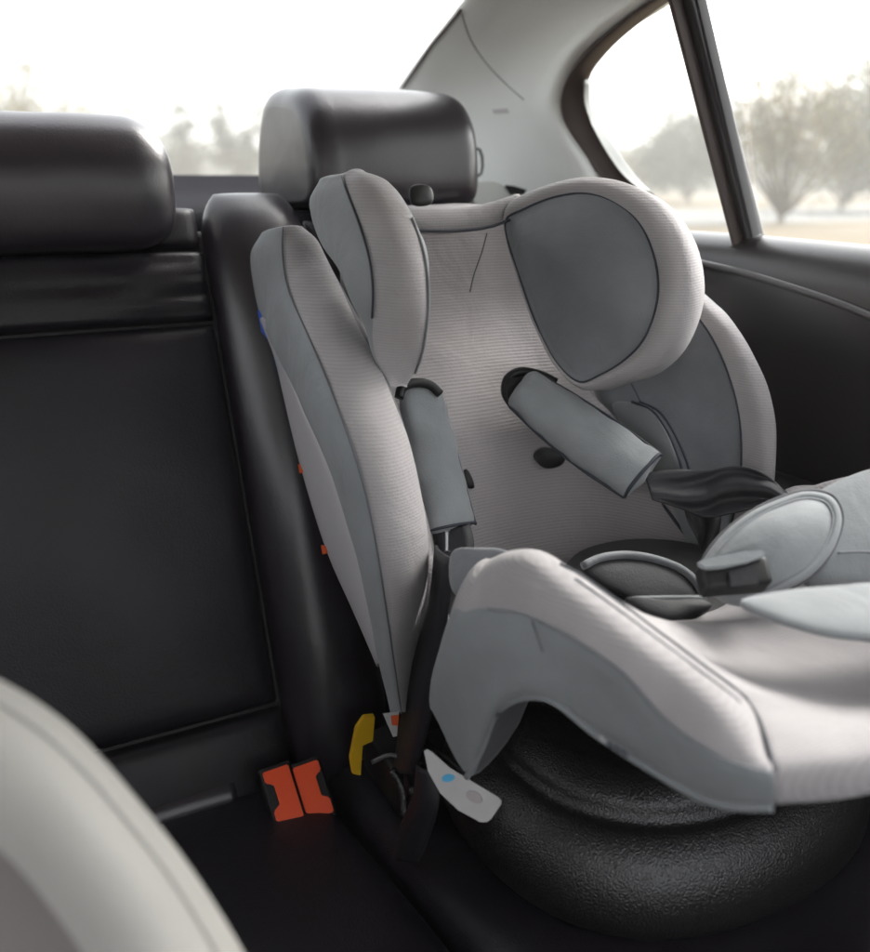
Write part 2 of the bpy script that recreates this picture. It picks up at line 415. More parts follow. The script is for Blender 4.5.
# blue belt guide and small warning marks on the shell
p = [at(257, 310, x=.338), at(264, 318, x=.336), at(275, 340, x=.336), at(272, 346, x=.338), at(261, 332, x=.340)]
prism('belt_guide', p, (-1, -.3, 0), .012, 'blue', child, bev=.001)
for (u, v) in ((303, 468), (326, 549)):
    p = [at(u-2.5, v-4, x=.3455), at(u+2, v-3, x=.343), at(u+3, v+4, x=.343), at(u-1, v+5, x=.3455)]
    prism('warning_sticker', [q+V((-.003, 0, 0)) for q in p], (-1, -.2, 0), .0018, 'red', shell)
p = [at(275, 348, x=.345), at(280, 352, x=.343), at(286, 372, x=.343), at(282, 374, x=.345)]
prism('label_strip', [q+V((-.004, 0, 0)) for q in p], (-1, -.2, 0), .002, 'sky_blue', shell)

# --- back pad
J = [(520, 214), (535, 300), (575, 375), (615, 420), (655, 470), (682, 515), (702, 552), (712, 585)]
jx = [.655, .665, .68, .69, .695, .70, .705, .705]
rows = []
for (j, x) in zip(J, jx):
    p = at(*j, x=x); zc = p.z; yc = max(PYC + PKC*zc, p.y+.008)
    hw = x-XC
    rows.append([V((XC-hw, p.y, zc)), V((XC-hw*.62, yc-(yc-p.y)*.18, zc)), V((XC, yc, zc)), V((XC+hw*.62, yc-(yc-p.y)*.18, zc)), V((XC+hw, p.y, zc)),
                 V((XC+hw*.9, yc+.05, zc+.01)), V((XC, yc+.06, zc+.01)), V((XC-hw*.9, yc+.05, zc+.01))])
rows_pad = rows
pad = loft('back_pad', rows, 'ribbed', child, nu=6, nv=6, wr=.0025, wf=11)
# rolled top edge of the head support
a = [slope(400, 221, .66, PKC), slope(440, 222, .66, PKC), slope(480, 219, .66, PKC), slope(505, 213, .655, PKC), slope(526, 206, .65, PKC)]
tube('top_roll', [q + V((0, .012, 0)) for q in a], .0135, 'gray', child, n=16, flat=1.)
tube('piping', [slope(405, 230, .655, PKC), slope(450, 231, .655, PKC), slope(490, 227, .652, PKC), slope(510, 220, .645, PKC)], .0016, 'pipe', child)
tube('crease_seam', [slope(487, 233, .672, PKC), slope(482, 252, .675, PKC), slope(474, 275, .679, PKC), slope(470, 292, .684, PKC)], .0008, 'shade', child)

# --- left head wing
L = [(322, 184), (311, 203), (321, 240), (344, 275), (358, 305), (370, 330), (377, 354), (386, 372), (392, 386)]
S = [(343, 176), (346, 186), (361, 226), (371, 262), (374, 292), (373, 318), (374, 350), (382, 371), (389, 387)]
Q = [(368, 175), (388, 182), (411, 218), (423, 255), (427, 295), (425, 330), (420, 357), (414, 373), (406, 386)]
sx = [.368, .362, .359, .357, .357, .359, .364, .369, .372]
rows = []; sm = []; ed = []
for l, s, r, x in zip(L, S, Q, sx):
    s3 = at(*s, x=x); l3 = at(*l, x=x+.012); r3 = at(*r, x=x+.040)
    f3 = (s3+r3)/2 + V((-.006, -.014, .004)); m3 = (l3+s3)/2+V((-.012*min(1, (l3-s3).length/.07), 0, 0))
    bi = r3+V((.035, .09, .01 if len(rows) > 2 else -.02)); bo = l3+V((.035, .025, .005 if len(rows) > 1 else -.006))
    rows.append([l3, m3, s3, f3, r3, bi, bo]); sm.append(s3+V((-.0015, -.001, 0))); ed.append(r3+V((.001, -.001, .0)))
hw_ = loft('head_wing', rows, ['teal', 'gray', 'dark'], child, nu=5, nv=5, ends=(.15, .3), seg=[0, 0, 1, 1, 2, 2, 0], wr=.0015, wf=14)
tube('piping', sm[:6], .0011, 'pipe', hw_)
tube('piping', ed[2:-1], .0014, 'dark', hw_)

# --- right head wing: rolled border round a slate panel
A3 = slope(508, 300, .675, PKC); B3 = at(691, 285, y=.706)
wn = (B3-A3).cross(V((0, .37, .93))).normalized()
if wn.x > 0: wn = -wn
PLW = (A3, wn)
outp = [(508, 206), (528, 193), (558, 182), (592, 178), (630, 184), (660, 204), (682, 238), (691, 280), (688, 312), (672, 348), (645, 372), (612, 384), (585, 390), (560, 372), (540, 335), (520, 275)]
inp  = [(509, 222), (528, 210), (556, 199), (585, 195), (612, 201), (638, 219), (654, 248), (661, 284), (657, 315), (645, 342), (625, 362), (603, 375), (583, 382), (562, 366), (542, 330), (522, 274)]
O3 = [at(*q, pl=PLW) for q in outp]; I3 = [at(*q, pl=PLW) for q in inp]
rw = pillow('head_wing', O3, wn, .016, .055, ['gray', 'dark'], child, rim=(I3, .012), wr=.0018, wf=16)
h0 = math.sin(math.pi*.78)*.012
tube('piping', [q+wn*(h0+.0006) for q in I3], .0012, 'pipe', rw, closed=True)

# --- right body wing
Rr = [(676, 262), (704, 294), (731, 320), (757, 361), (773, 402), (777, 438), (774, 480), (765, 520)]
Sr = [(662, 285), (688, 306), (712, 338), (731, 382), (740, 424), (741, 468), (737, 500), (728, 535)]
Jr = [(606, 340), (604, 372), (600, 392), (618, 425), (652, 472), (680, 518), (698, 552), (706, 570)]
Kr = [(610, 320), (632, 345), (650, 365), (680, 405), (702, 450), (716, 495), (722, 530), (720, 555)]
rows = []; sm = []
rx = [.765, .775, .782, .785, .785, .782, .775, .765]
for r, s, k_, j, x, x2 in zip(Rr, Sr, Kr, Jr, rx, jx[1:]+[.705]):
    r3 = at(*r, x=x); s3 = at(*s, x=x-.022); k3 = at(*k_, x=x-.045); j3 = at(*j, x=x-.085)
    f3 = (r3+s3)/2+V((-.004, -.012, 0))
    bo = r3+V((.012, .10, .02)); bi = j3+V((.03, .05, .02))
    rows.append([j3, k3, s3, f3, r3, bo, bi]); sm.append(s3+V((-.001, -.001, 0)))
rb = loft('side_wing', rows, ['dark', 'gray', 'teal'], child, nu=5, nv=5, ends=(.2, .3), seg=[0, 0, 1, 1, 2, 0, 0], wr=.0018, wf=12)
tube('piping', sm, .0011, 'pipe', rb)
tube('crease_seam', [at(628, 377, x=.715), at(640, 400, x=.713), at(652, 425, x=.712)], .0012, 'shade', rb)

# --- seat bolsters with the arch over the base
rowsx = [  # inner piping, crest, seam, side mid, lower edge
 ((492, 560), (476, 578), (464, 612), (446, 662), (434, 715), .325),
 ((518, 552), (500, 562), (486, 607), (462, 690), (470, 776), .328),
 ((545, 553), (530, 562), (518, 611), (500, 668), (485, 748), .332),
 ((577, 572), (562, 585), (549, 624), (528, 665), (503, 708), .337),
 ((612, 597), (600, 612), (585, 644), (570, 672), (550, 697), .343),
 ((650, 626), (643, 645), (622, 669), (612, 697), (600, 733), .350),
 ((690, 655), (688, 680), (668, 719), (662, 745), (655, 768), .358),
 ((722, 679), (724, 706), (720, 754), (714, 776), (705, 796), .367),
 ((748, 703), (753, 732), (752, 765), (748, 785), (742, 805), .376),
 ((764, 733), (769, 752), (773, 770), (775, 788), (776, 806), .385)]
rows = []; seam = []; top = []; lip = []
for i, c, s, tt, b, x in rowsx:
    s3 = at(*s, x=x); c3 = at(*c, x=x+.014); i3 = at(*i, x=x+.048); t3 = at(*tt, x=x+.001); b3 = at(*b, x=x+.010)
    ib = b3+V((.05, .015, .02)); ii = i3+V((.02, .01, -.05))
    rows.append([i3, c3, s3, t3, b3, ib, ii]); seam.append(s3+V((-.001, 0, 0))); top.append(i3+V((-.002, 0, .002))); lip.append(b3)
bol = loft('seat_bolster', rows, ['gray', 'teal', 'shade'], child, nu=5, nv=5, ends=(.3, 0), seg=[0, 0, 1, 1, 2, 2, 0], wr=.0015, wf=12)
tube('piping', [q+V((-.0012, -.0008, -.0008)) for q in seam[1:]], .0009, 'dark', bol)
tube('arch_lip', [q+V((-.003, 0, 0)) for q in lip[1:]], .0028, 'teal', bol, n=10)
tube('crease_seam', [at(532, 621, x=.331), at(537, 635, x=.331), at(543, 652, x=.332)], .0006, 'shade', bol)
for (u, v, c) in ((602, 739, 'white'), (610, 745, 'pipe'), (617, 749, 'pipe'), (624, 753, 'pipe')):   # small worn stitching mark by the arch
    tube('stitch_mark', [at(u-1.5, v-3, x=.343), at(u+.5, v+1, x=.343), at(u+3, v+2.5, x=.343)], .0011, c, bol)
mr = mirror(rows, XC)
bol2 = loft('seat_bolster', mr, ['gray', 'teal', 'dark'], child, nu=5, nv=5, ends=(.6, .15), seg=[0, 0, 1, 1, 2, 2, 0])
# insert between bolster and wing
ins = [at(452, 552, x=.36), at(480, 548, x=.37), at(505, 550, x=.38), at(520, 560, x=.385), at(500, 580, x=.37), at(470, 600, x=.355), at(452, 590, x=.35)]
pillow('insert_flap', ins, (-.4, -.6, .6), .006, .02, 'dark', child)

# --- seat cushion: profile from the rear, over the top, round the front edge
edge = [at(*q, x=x) for q, x in (((612, 597), .395), ((650, 626), .399), ((690, 655), .407), ((722, 679), .416), ((747, 702), .421), ((764, 735), .402), ((772, 769), .388), ((776, 805), .394))]
edge = [V((e.x, .82, .205)), V((e.x, .66, .250)) ] + edge if False else edge
edge = [V((.40, .84, .20)), V((.398, .66, .262))] + edge
edge += [edge[-1]+V((.03, .03, -.002)), V((.45, .45, .24)), V((.45, .70, .19))]
st = []
for k_ in range(9):
    u = k_/8*2-1; a_ = 1-abs(u)**2.2
    st.append([V((e.x if k_ == 0 else 2*XC-e.x if k_ == 8 else XC+(e.x-XC)*-u if False else XC+(XC-e.x)*u, e.y-(.030*a_ if 4 < q_ < 11 else 0), e.z-a_*(.0, .03, .05, .05, .043, .030, .016, .004, 0, 0, 0, 0, 0)[q_])) for q_, e in enumerate(edge)])
cush = loft('seat_cushion', st, 'gray_flat', child, nu=5, nv=6, wr=.002, wf=12)

# piping sewn along the inner edge of the near bolster
B1, B2 = bvh(bol), bvh(cush)
def skin(u, v, off=.0012):
    r_ = ray(u, v).normalized(); hs_ = [h[0] for h in (B1.ray_cast(CAM, r_), B2.ray_cast(CAM, r_)) if h[0]]
    return min(hs_, key=lambda q: (q-CAM).length) - r_*off
edge_px = [(541, 557), (560, 564), (580, 575), (600, 589), (625, 607), (650, 626), (680, 648), (705, 667), (728, 684), (746, 699)]
tube('piping', [skin(*q) for q in edge_px[1:]], .0015, 'pipe', bol)
tube('piping', [skin(u-5, v+3.5, .0006) for u, v in edge_px[2:]], .0009, 'dark', bol)
tube('piping', [skin(*q) for q in ((746, 699), (757, 716), (765, 737), (770, 755), (773, 770))], .0014, 'pipe', bol)

# --- harness: shoulder pads, slots, straps
def spad(spine, hw, th, up, name='shoulder_pad'):
    rows = []; e1 = []; e2 = []
    for i, c in enumerate(spine):
        d = (spine[min(i+1, len(spine)-1)]-spine[max(i-1, 0)]).normalized(); n = (up - d*up.dot(d)).normalized(); s = d.cross(n)
        w = hw[i] if isinstance(hw, (list, tuple)) else hw
        rows.append([c+s*w, c+s*w*.8+n*th*.75, c+n*th*1.15, c-s*w*.8+n*th*.75, c-s*w, c-s*w*.8-n*th*.6, c-n*th*.8, c+s*w*.8-n*th*.6])
        e1.append(c+s*w*1.01); e2.append(c-s*w*1.01)
    o = loft(name, rows, 'teal', child, nu=4, nv=5, ends=(.45, .15), wr=.0032, wf=34)
    return o, e1, e2, rows
upn = V((-.05, -.9, .38)).normalized()
spL = [slope(420, 392, .655, PKC), slope(428, 430, .648, PKC), slope(441, 485, .64, PKC), slope(452, 528, .63, PKC)]
padL, e1, e2, rL = spad(spL, [.0235, .026, .027, .027], .011, upn)
tube('piping', [q for q in e2], .0013, 'dark', padL)
tube('piping', rL[-1][:5], .0016, 'pipe', padL)
t0 = slope(524, 390, .648, PKC)
spR = [t0, at(560, 417, t=1.01), at(600, 446, t=.985), at(643, 476, t=.965)]
upR = V((-.35, -.75, .55)).normalized()
padR, e1, e2, rR = spad(spR, [.025, .031, .033, .031], .013, upR)
tube('piping', e1, .0019, 'pipe', padR); tube('piping', e2, .0019, 'pipe', padR)
tube('piping', [rR[-1][0], rR[-1][1], rR[-1][2], rR[-1][3], rR[-1][4]], .0020, 'pipe', padR)
tube('pad_binding', [at(u, v, t=1.035) for u, v in ((514, 407), (506, 393), (508, 379), (520, 372), (540, 375), (556, 383))], .0055, 'black', padR, n=10)
tube('pad_binding', [slope(u, v, .64, PKC) for u, v in ((399, 398), (402, 388), (414, 383), (430, 385), (440, 394))], .005, 'black', padL, n=10)
# dark slots in the back pad
def slot(pts, off, name='strap_slot', m='black'):
    p3 = [slope(*q, PYC-off, PKC) for q in pts]
    return pillow(name, p3, (0, -.93, .37), .004, .010, m, child)
slot([(398, 396), (400, 384), (413, 379), (430, 381), (440, 390), (438, 400), (418, 398)], .020)
slot([(505, 395), (507, 378), (520, 370), (545, 376), (560, 390), (540, 400), (518, 412)], .022)
slot([(534, 456), (540, 448), (556, 449), (568, 456), (562, 465), (545, 468)], .006)
slot([(462, 474), (466, 469), (471, 476), (474, 488), (468, 488)], .004)
slot([(410, 188), (420, 184), (431, 188), (433, 202), (422, 206), (412, 203)], .02)
# dark mouth at the lower end of the near pad, with the tongue
ribbon('harness_strap', [at(432, 528, t=.93), at(436, 560, t=.92), at(428, 600, t=.915), at(418, 640, t=.91)], [at(470, 524, t=.935), at(474, 545, t=.925), at(466, 580, t=.92), at(450, 620, t=.915)], .004, 'web', child)
rbox('buckle_tongue', at(447, 541, t=.905), RT, UP, FW, .004, .020, .004, .001, 'chrome', child)
# far strap: soft folded webbing from the pad over to the side, one length hanging behind the crotch pad
def folded(name, up, lo, tu, tl, waves, amp):
    U = cr([at(*q, t=t) for q, t in zip(up, tu)], 6); W = cr([at(*q, t=t) for q, t in zip(lo, tl)], 6); rows = []
    for i, (a, b) in enumerate(zip(U, W)):
        f = i/(len(U)-1); nrm = (CAM-a).normalized()
        rows.append([a.lerp(b, k/10) + nrm*amp*(math.sin(k/10*waves*6.283+f*5+noise.noise(a*30)*2)*min(1, f*2.5+.15)) for k in range(11)])
    return loft(name, rows, 'web', child, nu=2, nv=2, closed=False, solid=.0016)
folded('harness_strap', [(644, 474), (672, 470), (705, 470), (738, 466), (764, 473), (788, 495)], [(652, 500), (680, 509), (706, 518), (735, 513), (760, 509), (782, 521)],
       (.966, .966, .962, .945, .925, .905), (.957, .952, .943, .933, .917, .90), 1.7, .0045)
folded('harness_strap', [(682, 500), (687, 520), (697, 540), (704, 562)], [(722, 506), (720, 520), (718, 536), (719, 552)], (.970, .962, .955, .946), (.966, .957, .949, .942), 1.3, .004)
# belt guide flap with twin piping behind the far pad
fl = [(612, 405), (630, 402), (650, 410), (665, 430), (676, 455), (688, 480), (700, 520), (708, 545), (690, 545), (670, 500), (640, 450)]
f3 = [at(*q, x=.688) for q in fl]
flap = pillow('side_insert', f3, (-.8, -.5, .3), .006, .015, 'teal', child)
tube('piping', [at(632, 402, x=.684), at(652, 410, x=.684), at(668, 432, x=.684), at(680, 462, x=.684), at(684, 478, x=.684)], .0016, 'pipe', flap)
tube('piping', [at(640, 402, x=.690), at(660, 412, x=.690), at(675, 434, x=.690), at(687, 462, x=.690), at(691, 478, x=.690)], .0016, 'pipe', flap)
tube('piping', [at(660, 500, x=.690), at(678, 525, x=.690), at(698, 550, x=.690), at(712, 566, x=.688)], .0018, 'pipe', flap)

# --- crotch pad and harness buckle
CPn = V((-.35, -.62, .70)).normalized(); CP0 = at(775, 550, x=.565)
cpo = [(703, 566), (712, 546), (738, 521), (772, 501), (808, 491), (832, 496), (842, 514), (836, 542), (818, 570), (790, 588), (758, 600), (725, 592)]
cpi = [(710, 567), (720, 549), (744, 526), (775, 508), (806, 499), (825, 503), (832, 516), (826, 540), (810, 564), (786, 580), (757, 591), (728, 585)]
PLC = (CP0, CPn)
cp = pillow('crotch_pad', [at(*q, pl=PLC) for q in cpo], CPn, .017, .02, ['teal', 'teal'], child, rim=([at(*q, pl=PLC) for q in cpi], .003), wr=.0012, wf=25)
tube('piping', [at(*q, pl=(CP0+CPn*.0022, CPn)) for q in cpi], .0014, 'dark', cp, closed=True)
tube('piping', [at(*q, pl=(CP0-CPn*.004, CPn)) for q in cpo], .0018, 'shade', cp, closed=True)
bc = at(733, 577, pl=(CP0+CPn*.022, CPn))
e_ = (at(760, 572, pl=(bc, CPn))-at(705, 577, pl=(bc, CPn))).normalized(); g_ = CPn.cross(e_).normalized()
hb = rbox('harness_buckle', bc, e_, g_, CPn, .050, .022, .024, .004, 'black', child)
prism('buckle_cover', [at(*q, pl=(bc+CPn*.016, CPn)) for q in ((696, 563), (706, 557), (745, 551), (765, 549), (766, 556), (748, 562), (722, 568), (704, 569))], CPn, .004, 'teal', hb, bev=.0015)
prism('release_button', [at(*q, pl=(bc+CPn*.0145, CPn)) for q in ((728, 571), (758, 562), (759, 585), (730, 588))], CPn, .004, 'cup', hb, bev=.001)
# dark hip cups in front of the back pad
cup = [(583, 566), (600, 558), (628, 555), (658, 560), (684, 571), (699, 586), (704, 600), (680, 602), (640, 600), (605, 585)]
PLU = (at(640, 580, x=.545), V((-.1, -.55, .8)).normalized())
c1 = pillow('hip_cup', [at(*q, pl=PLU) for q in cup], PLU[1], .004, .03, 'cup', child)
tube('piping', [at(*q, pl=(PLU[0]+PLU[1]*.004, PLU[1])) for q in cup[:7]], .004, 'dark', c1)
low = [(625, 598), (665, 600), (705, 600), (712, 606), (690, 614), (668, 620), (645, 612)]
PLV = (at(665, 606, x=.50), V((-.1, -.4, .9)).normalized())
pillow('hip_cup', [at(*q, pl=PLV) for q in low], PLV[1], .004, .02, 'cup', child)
tube('cup_edge', [at(632, 599, pl=PLV), at(665, 598, pl=PLV), at(706, 598, pl=PLV)], .0022, 'teal', child)
# front tongue of the insert lying on the cushion
tg = [(742, 604), (775, 594), (830, 588), (900, 585), (960, 600), (980, 640), (940, 650), (880, 640), (820, 632), (775, 620)]
PLT = (at(840, 612, x=.53), V((0, -.16, .98)).normalized())
ti = pillow('insert_tongue', [at(*q, pl=PLT) for q in tg], PLT[1], .007, .010, 'teal', child, wr=.001, wf=20)
tube('piping', [at(*q, pl=(PLT[0]-PLT[1]*.001, PLT[1])) for q in tg], .0018, 'dark', ti, closed=True)
# far side insert rising to the right bolster
tg = [(790, 520), (815, 494), (845, 478), (880, 470), (930, 480), (960, 540), (930, 580), (860, 592), (810, 586), (790, 560)]
PLI = (at(845, 530, x=.645), V((-.35, -.45, .82)).normalized())
si = pillow('side_insert', [at(*q, pl=PLI) for q in tg], PLI[1], .016, .03, 'teal', child, wr=.002, wf=14)
tube('crease_seam', [at(838, 553, pl=(PLI[0]+PLI[1]*.015, PLI[1])), at(860, 552, pl=(PLI[0]+PLI[1]*.0155, PLI[1])), at(890, 553, pl=(PLI[0]+PLI[1]*.015, PLI[1]))], .0012, 'dark', si)

# --- base
def ring(cx, cy, rx, ry, z, tilt=0., n=14, e=2.4):
    out = []
    for i in range(n):
        a = i*2*math.pi/n; c, s = math.cos(a), math.sin(a)
        out.append(V((cx+rx*math.copysign(abs(c)**(2/e), c), cy+ry*math.copysign(abs(s)**(2/e), s), z - tilt*(ry*s))))
    return out
bx, by = .592, .615
rows = [ring(bx, by, .167, .145, .046), ring(bx, by, .193, .172, .046), ring(bx, by, .205, .185, .056), ring(bx, by, .210, .190, .076), ring(bx, by, .207, .187, .100), ring(bx, by, .196, .175, .122), ring(bx, by, .180, .158, .135),
        ring(bx, by, .168, .147, .138), ring(bx, by, .164, .143, .143), ring(bx, by, .160, .139, .153), ring(bx, by, .14, .12, .166), ring(bx, by, .11, .09, .172)]
base = loft('seat_base', rows, 'plastic', child, nu=5, nv=5)
rows = [ring(bx, by-.03, .08, .11, .172), ring(bx, by-.04, .10, .13, .20), ring(bx, by-.06, .125, .16, .24), ring(bx, by-.08, .135, .18, .275), ring(bx, by-.06, .10, .15, .30)]
loft('turntable', rows, 'black', child, nu=5, nv=4)
# latch arm with yellow catch at the rear of the base
p0 = at(410, 770, y=.76)
arm = rbox('latch_arm', at(398, 772, y=.77), V((1, 0, 0)), V((0, 1, .1)), V((0, -.1, 1)), .035, .10, .05, .006, 'black', child)
rbox('latch_lever', at(412, 800, y=.72), V((.9, -.3, 0)), V((.3, .9, .1)), V((0, -.1, 1)), .016, .03, .055, .005, 'plastic', arm)
tube('latch_wire', [at(372, 762, y=.74), at(390, 755, y=.73), at(408, 760, y=.72)], .0025, 'silver', arm)
tube('latch_wire', [at(392, 770, y=.72), at(402, 790, y=.71), at(404, 815, y=.70)], .004, 'plastic', arm)
yc = [(364, 718), (375, 717), (373, 742), (362, 745), (361, 776), (352, 774), (350, 760), (356, 730)]
prism('latch_catch', [at(*q, y=.78) for q in yc], (-.3, -1, .2), .012, 'yellow', arm, bev=.001)
wt = prism('warning_tag', [at(*q, y=.70) for q in ((383, 714), (399, 712), (397, 736), (393, 737))], (-.3, -1, .2), .0015, 'white', child)
prism('tag_print', [at(*q, y=.699) for q in ((391, 716), (399, 715), (398, 726), (392, 725))], (-.3, -1, .2), .0008, 'red', wt)
# hanging care label
PLL = (at(460, 785, x=.338), V((-.75, -.5, .45)).normalized())
lb = [(424, 751), (427, 749), (432, 752), (450, 768), (478, 785), (498, 797), (501, 800), (501, 804), (491, 819), (487, 822), (480, 822), (458, 810), (440, 793), (428, 771)]
lab = prism('care_label', [at(*q, pl=PLL) for q in lb], PLL[1], .0012, 'white', child)
def disc(u, v, a, b, rot, n=12):
    return [at(u+a*math.cos(i*2*math.pi/n)*math.cos(rot)-b*math.sin(i*2*math.pi/n)*math.sin(rot), v+a*math.cos(i*2*math.pi/n)*math.sin(rot)+b*math.sin(i*2*math.pi/n)*math.cos(rot), pl=(PLL[0]+PLL[1]*.0008, PLL[1])) for i in range(n)]
prism('label_dot', disc(448, 778, 6.5, 4, -.2), PLL[1], .0006, 'sky_blue', lab)
prism('label_print', disc(474, 797, 9, 5.5, .6), PLL[1], .0006, 'smudge', lab)
tube('label_cord', [at(420, 716, x=.37), at(421, 735, x=.37), at(430, 745, x=.368), at(452, 762, x=.366), at(470, 780, x=.366)], .0026, 'black', child)

# ------------------------------------------------------------------ vehicle belt between the bench and the child seat
belt = thing('seat_belt', (.37, .78, .06), 'black seat belt threaded down beside the child seat to the bench', 'seat belt')
ribbon('belt_strap', [at(436, 545, x=.385), at(430, 600, x=.375), at(412, 670, x=.368), at(398, 740, x=.366), at(394, 770, x=.366)],
       [at(455, 560, x=.36), at(446, 620, x=.355), at(436, 690, x=.352), at(424, 740, x=.352), at(414, 775, x=.352)], .003, 'web', belt, bow=.004)
ribbon('belt_loop', [at(420, 762, x=.352), at(416, 790, x=.348), at(402, 825, x=.345), at(398, 856, x=.345)],
       [at(436, 772, x=.345), at(438, 800, x=.34), at(428, 838, x=.335), at(418, 862, x=.335)], .003, 'web', belt, bow=.008)

# ------------------------------------------------------------------ car body: pillar, headliner, shelf, rear glass
body = thing('car_body', (.12, .6, -.3), 'car body shell with pale grey rear pillar trim, headliner and rear window', 'car')
A = [(330, 200, 1.68), (368, 135, 1.60), (400, 88, 1.50), (430, 46, 1.38), (460, 8, 1.26), (486, -28, 1.15)]
B = [(610, 215, .875), (585, 168, .865), (553, 108, .845), (566, 66, .835), (604, 26, .82), (652, -12, .80)]
rows = []
for (u, v, y), (q, w, x) in zip(A, B):
    a, b = at(u, v, y=y), at(q, w, x=x)
    nrm = V((.62, .70, .0))
    rows.append([a + V((.02, .05, .0)), a, a.lerp(b, .30)+nrm*.030, a.lerp(b, .62)+nrm*.040, a.lerp(b, .86)+nrm*.022, b, b + V((.045, .004, -.002))])
rows_p = rows
# carry the trim up into the roof
topA, topB = rows[-1][1], rows[-1][5]
rows.append([V((p.x-.05-.012*i, p.y-.10, p.z+.04+.006*min(i, 6-i))) for i, p in enumerate(rows[-1])])
rows.append([V((p.x-.08-.012*i, p.y-.16, p.z+.02)) for i, p in enumerate(rows[-1])])
loft('pillar_trim', rows, 'trim', body, nu=6, nv=6, closed=False, solid=.006)
# join line pressed into the pillar trim: follow the trim surface
trim_o = [o for o in bpy.data.objects if o.name.startswith('pillar_trim')][0]
TB = bvh(trim_o)
def tr(u, v):
    h = TB.ray_cast(CAM, ray(u, v).normalized())
    return (h[0] if h[0] else at(u, v, y=1.2))
tube('trim_join', [tr(*q) for q in ((462, 14), (466, 28), (472, 42), (480, 55), (492, 70), (508, 86), (524, 100))], .0009, 'reveal', body)
tube('trim_edge', [tr(*q) + V((-.003, -.003, 0)) for q in ((403, 88), (418, 66), (432, 46), (447, 28), (461, 11))], .0022, 'rubber', body)
p = [tr(*q)-FW*.002 for q in ((492, 110), (507, 109), (509, 113), (494, 114))]
prism('trim_clip', p, -FW, .002, 'shell', body)
# headliner
rows = []
for y, z in ((-.24, .925), (-.1, .95), (.4, .96), (.8, .975), (.95, .985), (1.10, .99)):
    rows.append([V((.80, y, z-.07)), V((.72, y, z-.02)), V((.5, y, z)), V((.12, y, z+.01)), V((-.3, y, z)), V((-.5, y, z-.02)), V((-.58, y, z-.07))])
loft('headliner', rows, 'trim', body, nu=4, nv=3, closed=False, solid=.02)
# parcel shelf, rising to the sill of the rear window
rows = []
for x in (-.62, -.3, .12, .5, .84):
    rows.append([V((x, 1.13, .575)), V((x, 1.16, .615)), V((x, 1.25, .622)), V((x, 1.42, .630)), V((x, 1.58, .642)), V((x, 1.66, .660)), V((x, 1.70, .668)), V((x, 1.73, .64)), V((x, 1.6, .58)), V((x, 1.3, .56))])
loft('parcel_shelf', rows, 'shelf', body, nu=3, nv=3)
# rear glass
rows = [[V((.80, 1.74, .655)), V((.75, 1.48, .79)), V((.69, 1.19, .90))], [V((.45, 1.80, .66)), V((.45, 1.53, .80)), V((.45, 1.22, .92))], [V((.12, 1.82, .66)), V((.12, 1.55, .80)), V((.12, 1.24, .925))],
        [V((-.21, 1.80, .66)), V((-.21, 1.53, .80)), V((-.21, 1.22, .92))], [V((-.56, 1.74, .655)), V((-.51, 1.48, .79)), V((-.45, 1.19, .90))]]
loft('rear_window', rows, 'glass', body, nu=4, nv=4, closed=False)
# belt exit and anchor by the pillar foot
ring_ = [(468, 151), (480, 150), (481, 174), (470, 175)]
tube('belt_anchor', [at(*q, y=1.30) for q in ring_], .0022, 'silver', body, closed=True, k=3)
p = [at(*q, y=1.24) for q in ((470, 181), (497, 180), (512, 190), (516, 204), (476, 210), (472, 196))]
prism('belt_exit', p, (-.2, -1, .3), .02, 'trim', body, bev=.003)
prism('belt_exit_slot', [at(*q, y=1.235) for q in ((506, 185), (514, 186), (527, 190), (524, 194), (512, 194))], (-.2, -1, .3), .006, 'black', body)
# far (unseen) side wall, floor
rows = [[V((-.62, y, .60)), V((-.66, y, .45)), V((-.66, y, .1)), V((-.64, y, -.30))] for y in (-.8, 0, .8, 1.7)]
loft('side_wall', rows, 'door', body, nu=3, nv=2, closed=False, solid=.02)
rows = [[V((x, -.95, -.31)), V((x, -.95, .2)), V((x, -.90, .36)), V((x, -.98, .42)), V((x, -1.3, .45)), V((x, -1.3, -.31))] for x in (-.66, -.2, .3, .88)]
loft('unseen_dashboard', rows, 'door', body, nu=3, nv=2)  # out of view, added to cut the light coming from the front
rows = [[V((x, y, -.31)) for x in (-.66, 0, .5, .88)] for y in (-.8, 0, .9)]
loft('floor_carpet', rows, 'carpet', body, nu=2, nv=2, closed=False, solid=.02)

# ------------------------------------------------------------------ rear door
door = thing('rear_door', (.88, .60, -.3), 'dark rear car door with grey trim strip, window frame and clear glass', 'car door')
# trim panel profile along y: sill lip, rolled top, inner face
rows = []
for y, dz in ((-1.25, -.06), (-.45, -.030), (-.1, -.018), (.3, -.004), (.6, .0), (.85, .004), (1.05, .004), (1.22, .004)):
    rows.append([V((.930, y, .570+dz)), V((.916, y, .591+dz)), V((.898, y, .589+dz)), V((.877, y, .575+dz)), V((.863, y, .548+dz)), V((.861, y, .50+dz)), V((.868, y, .44+dz)), V((.868, y, .20)), V((.85, y, 0)), V((.86, y, -.3)), V((.93, y, -.3)), V((.94, y, .2))])
dp = loft('door_panel', rows, 'door', door, nu=5, nv=5)
tube('trim_strip', [at(u, v, x=.859) for u, v in ((672, 255), (697, 262), (740, 272), (790, 287), (835, 302), (870, 316), (910, 334))], .0042, 'silver', door, n=10)
# lower armrest shelf catching light at the bottom right
rows = []
for y in (.2, .4, .6, .75): rows.append([V((.87, y, .33)), V((.82, y, .325)), V((.805, y, .31)), V((.81, y, .27)), V((.87, y, .24))])
loft('armrest', rows, 'door', door, nu=4, nv=4, ends=(.3, .3))
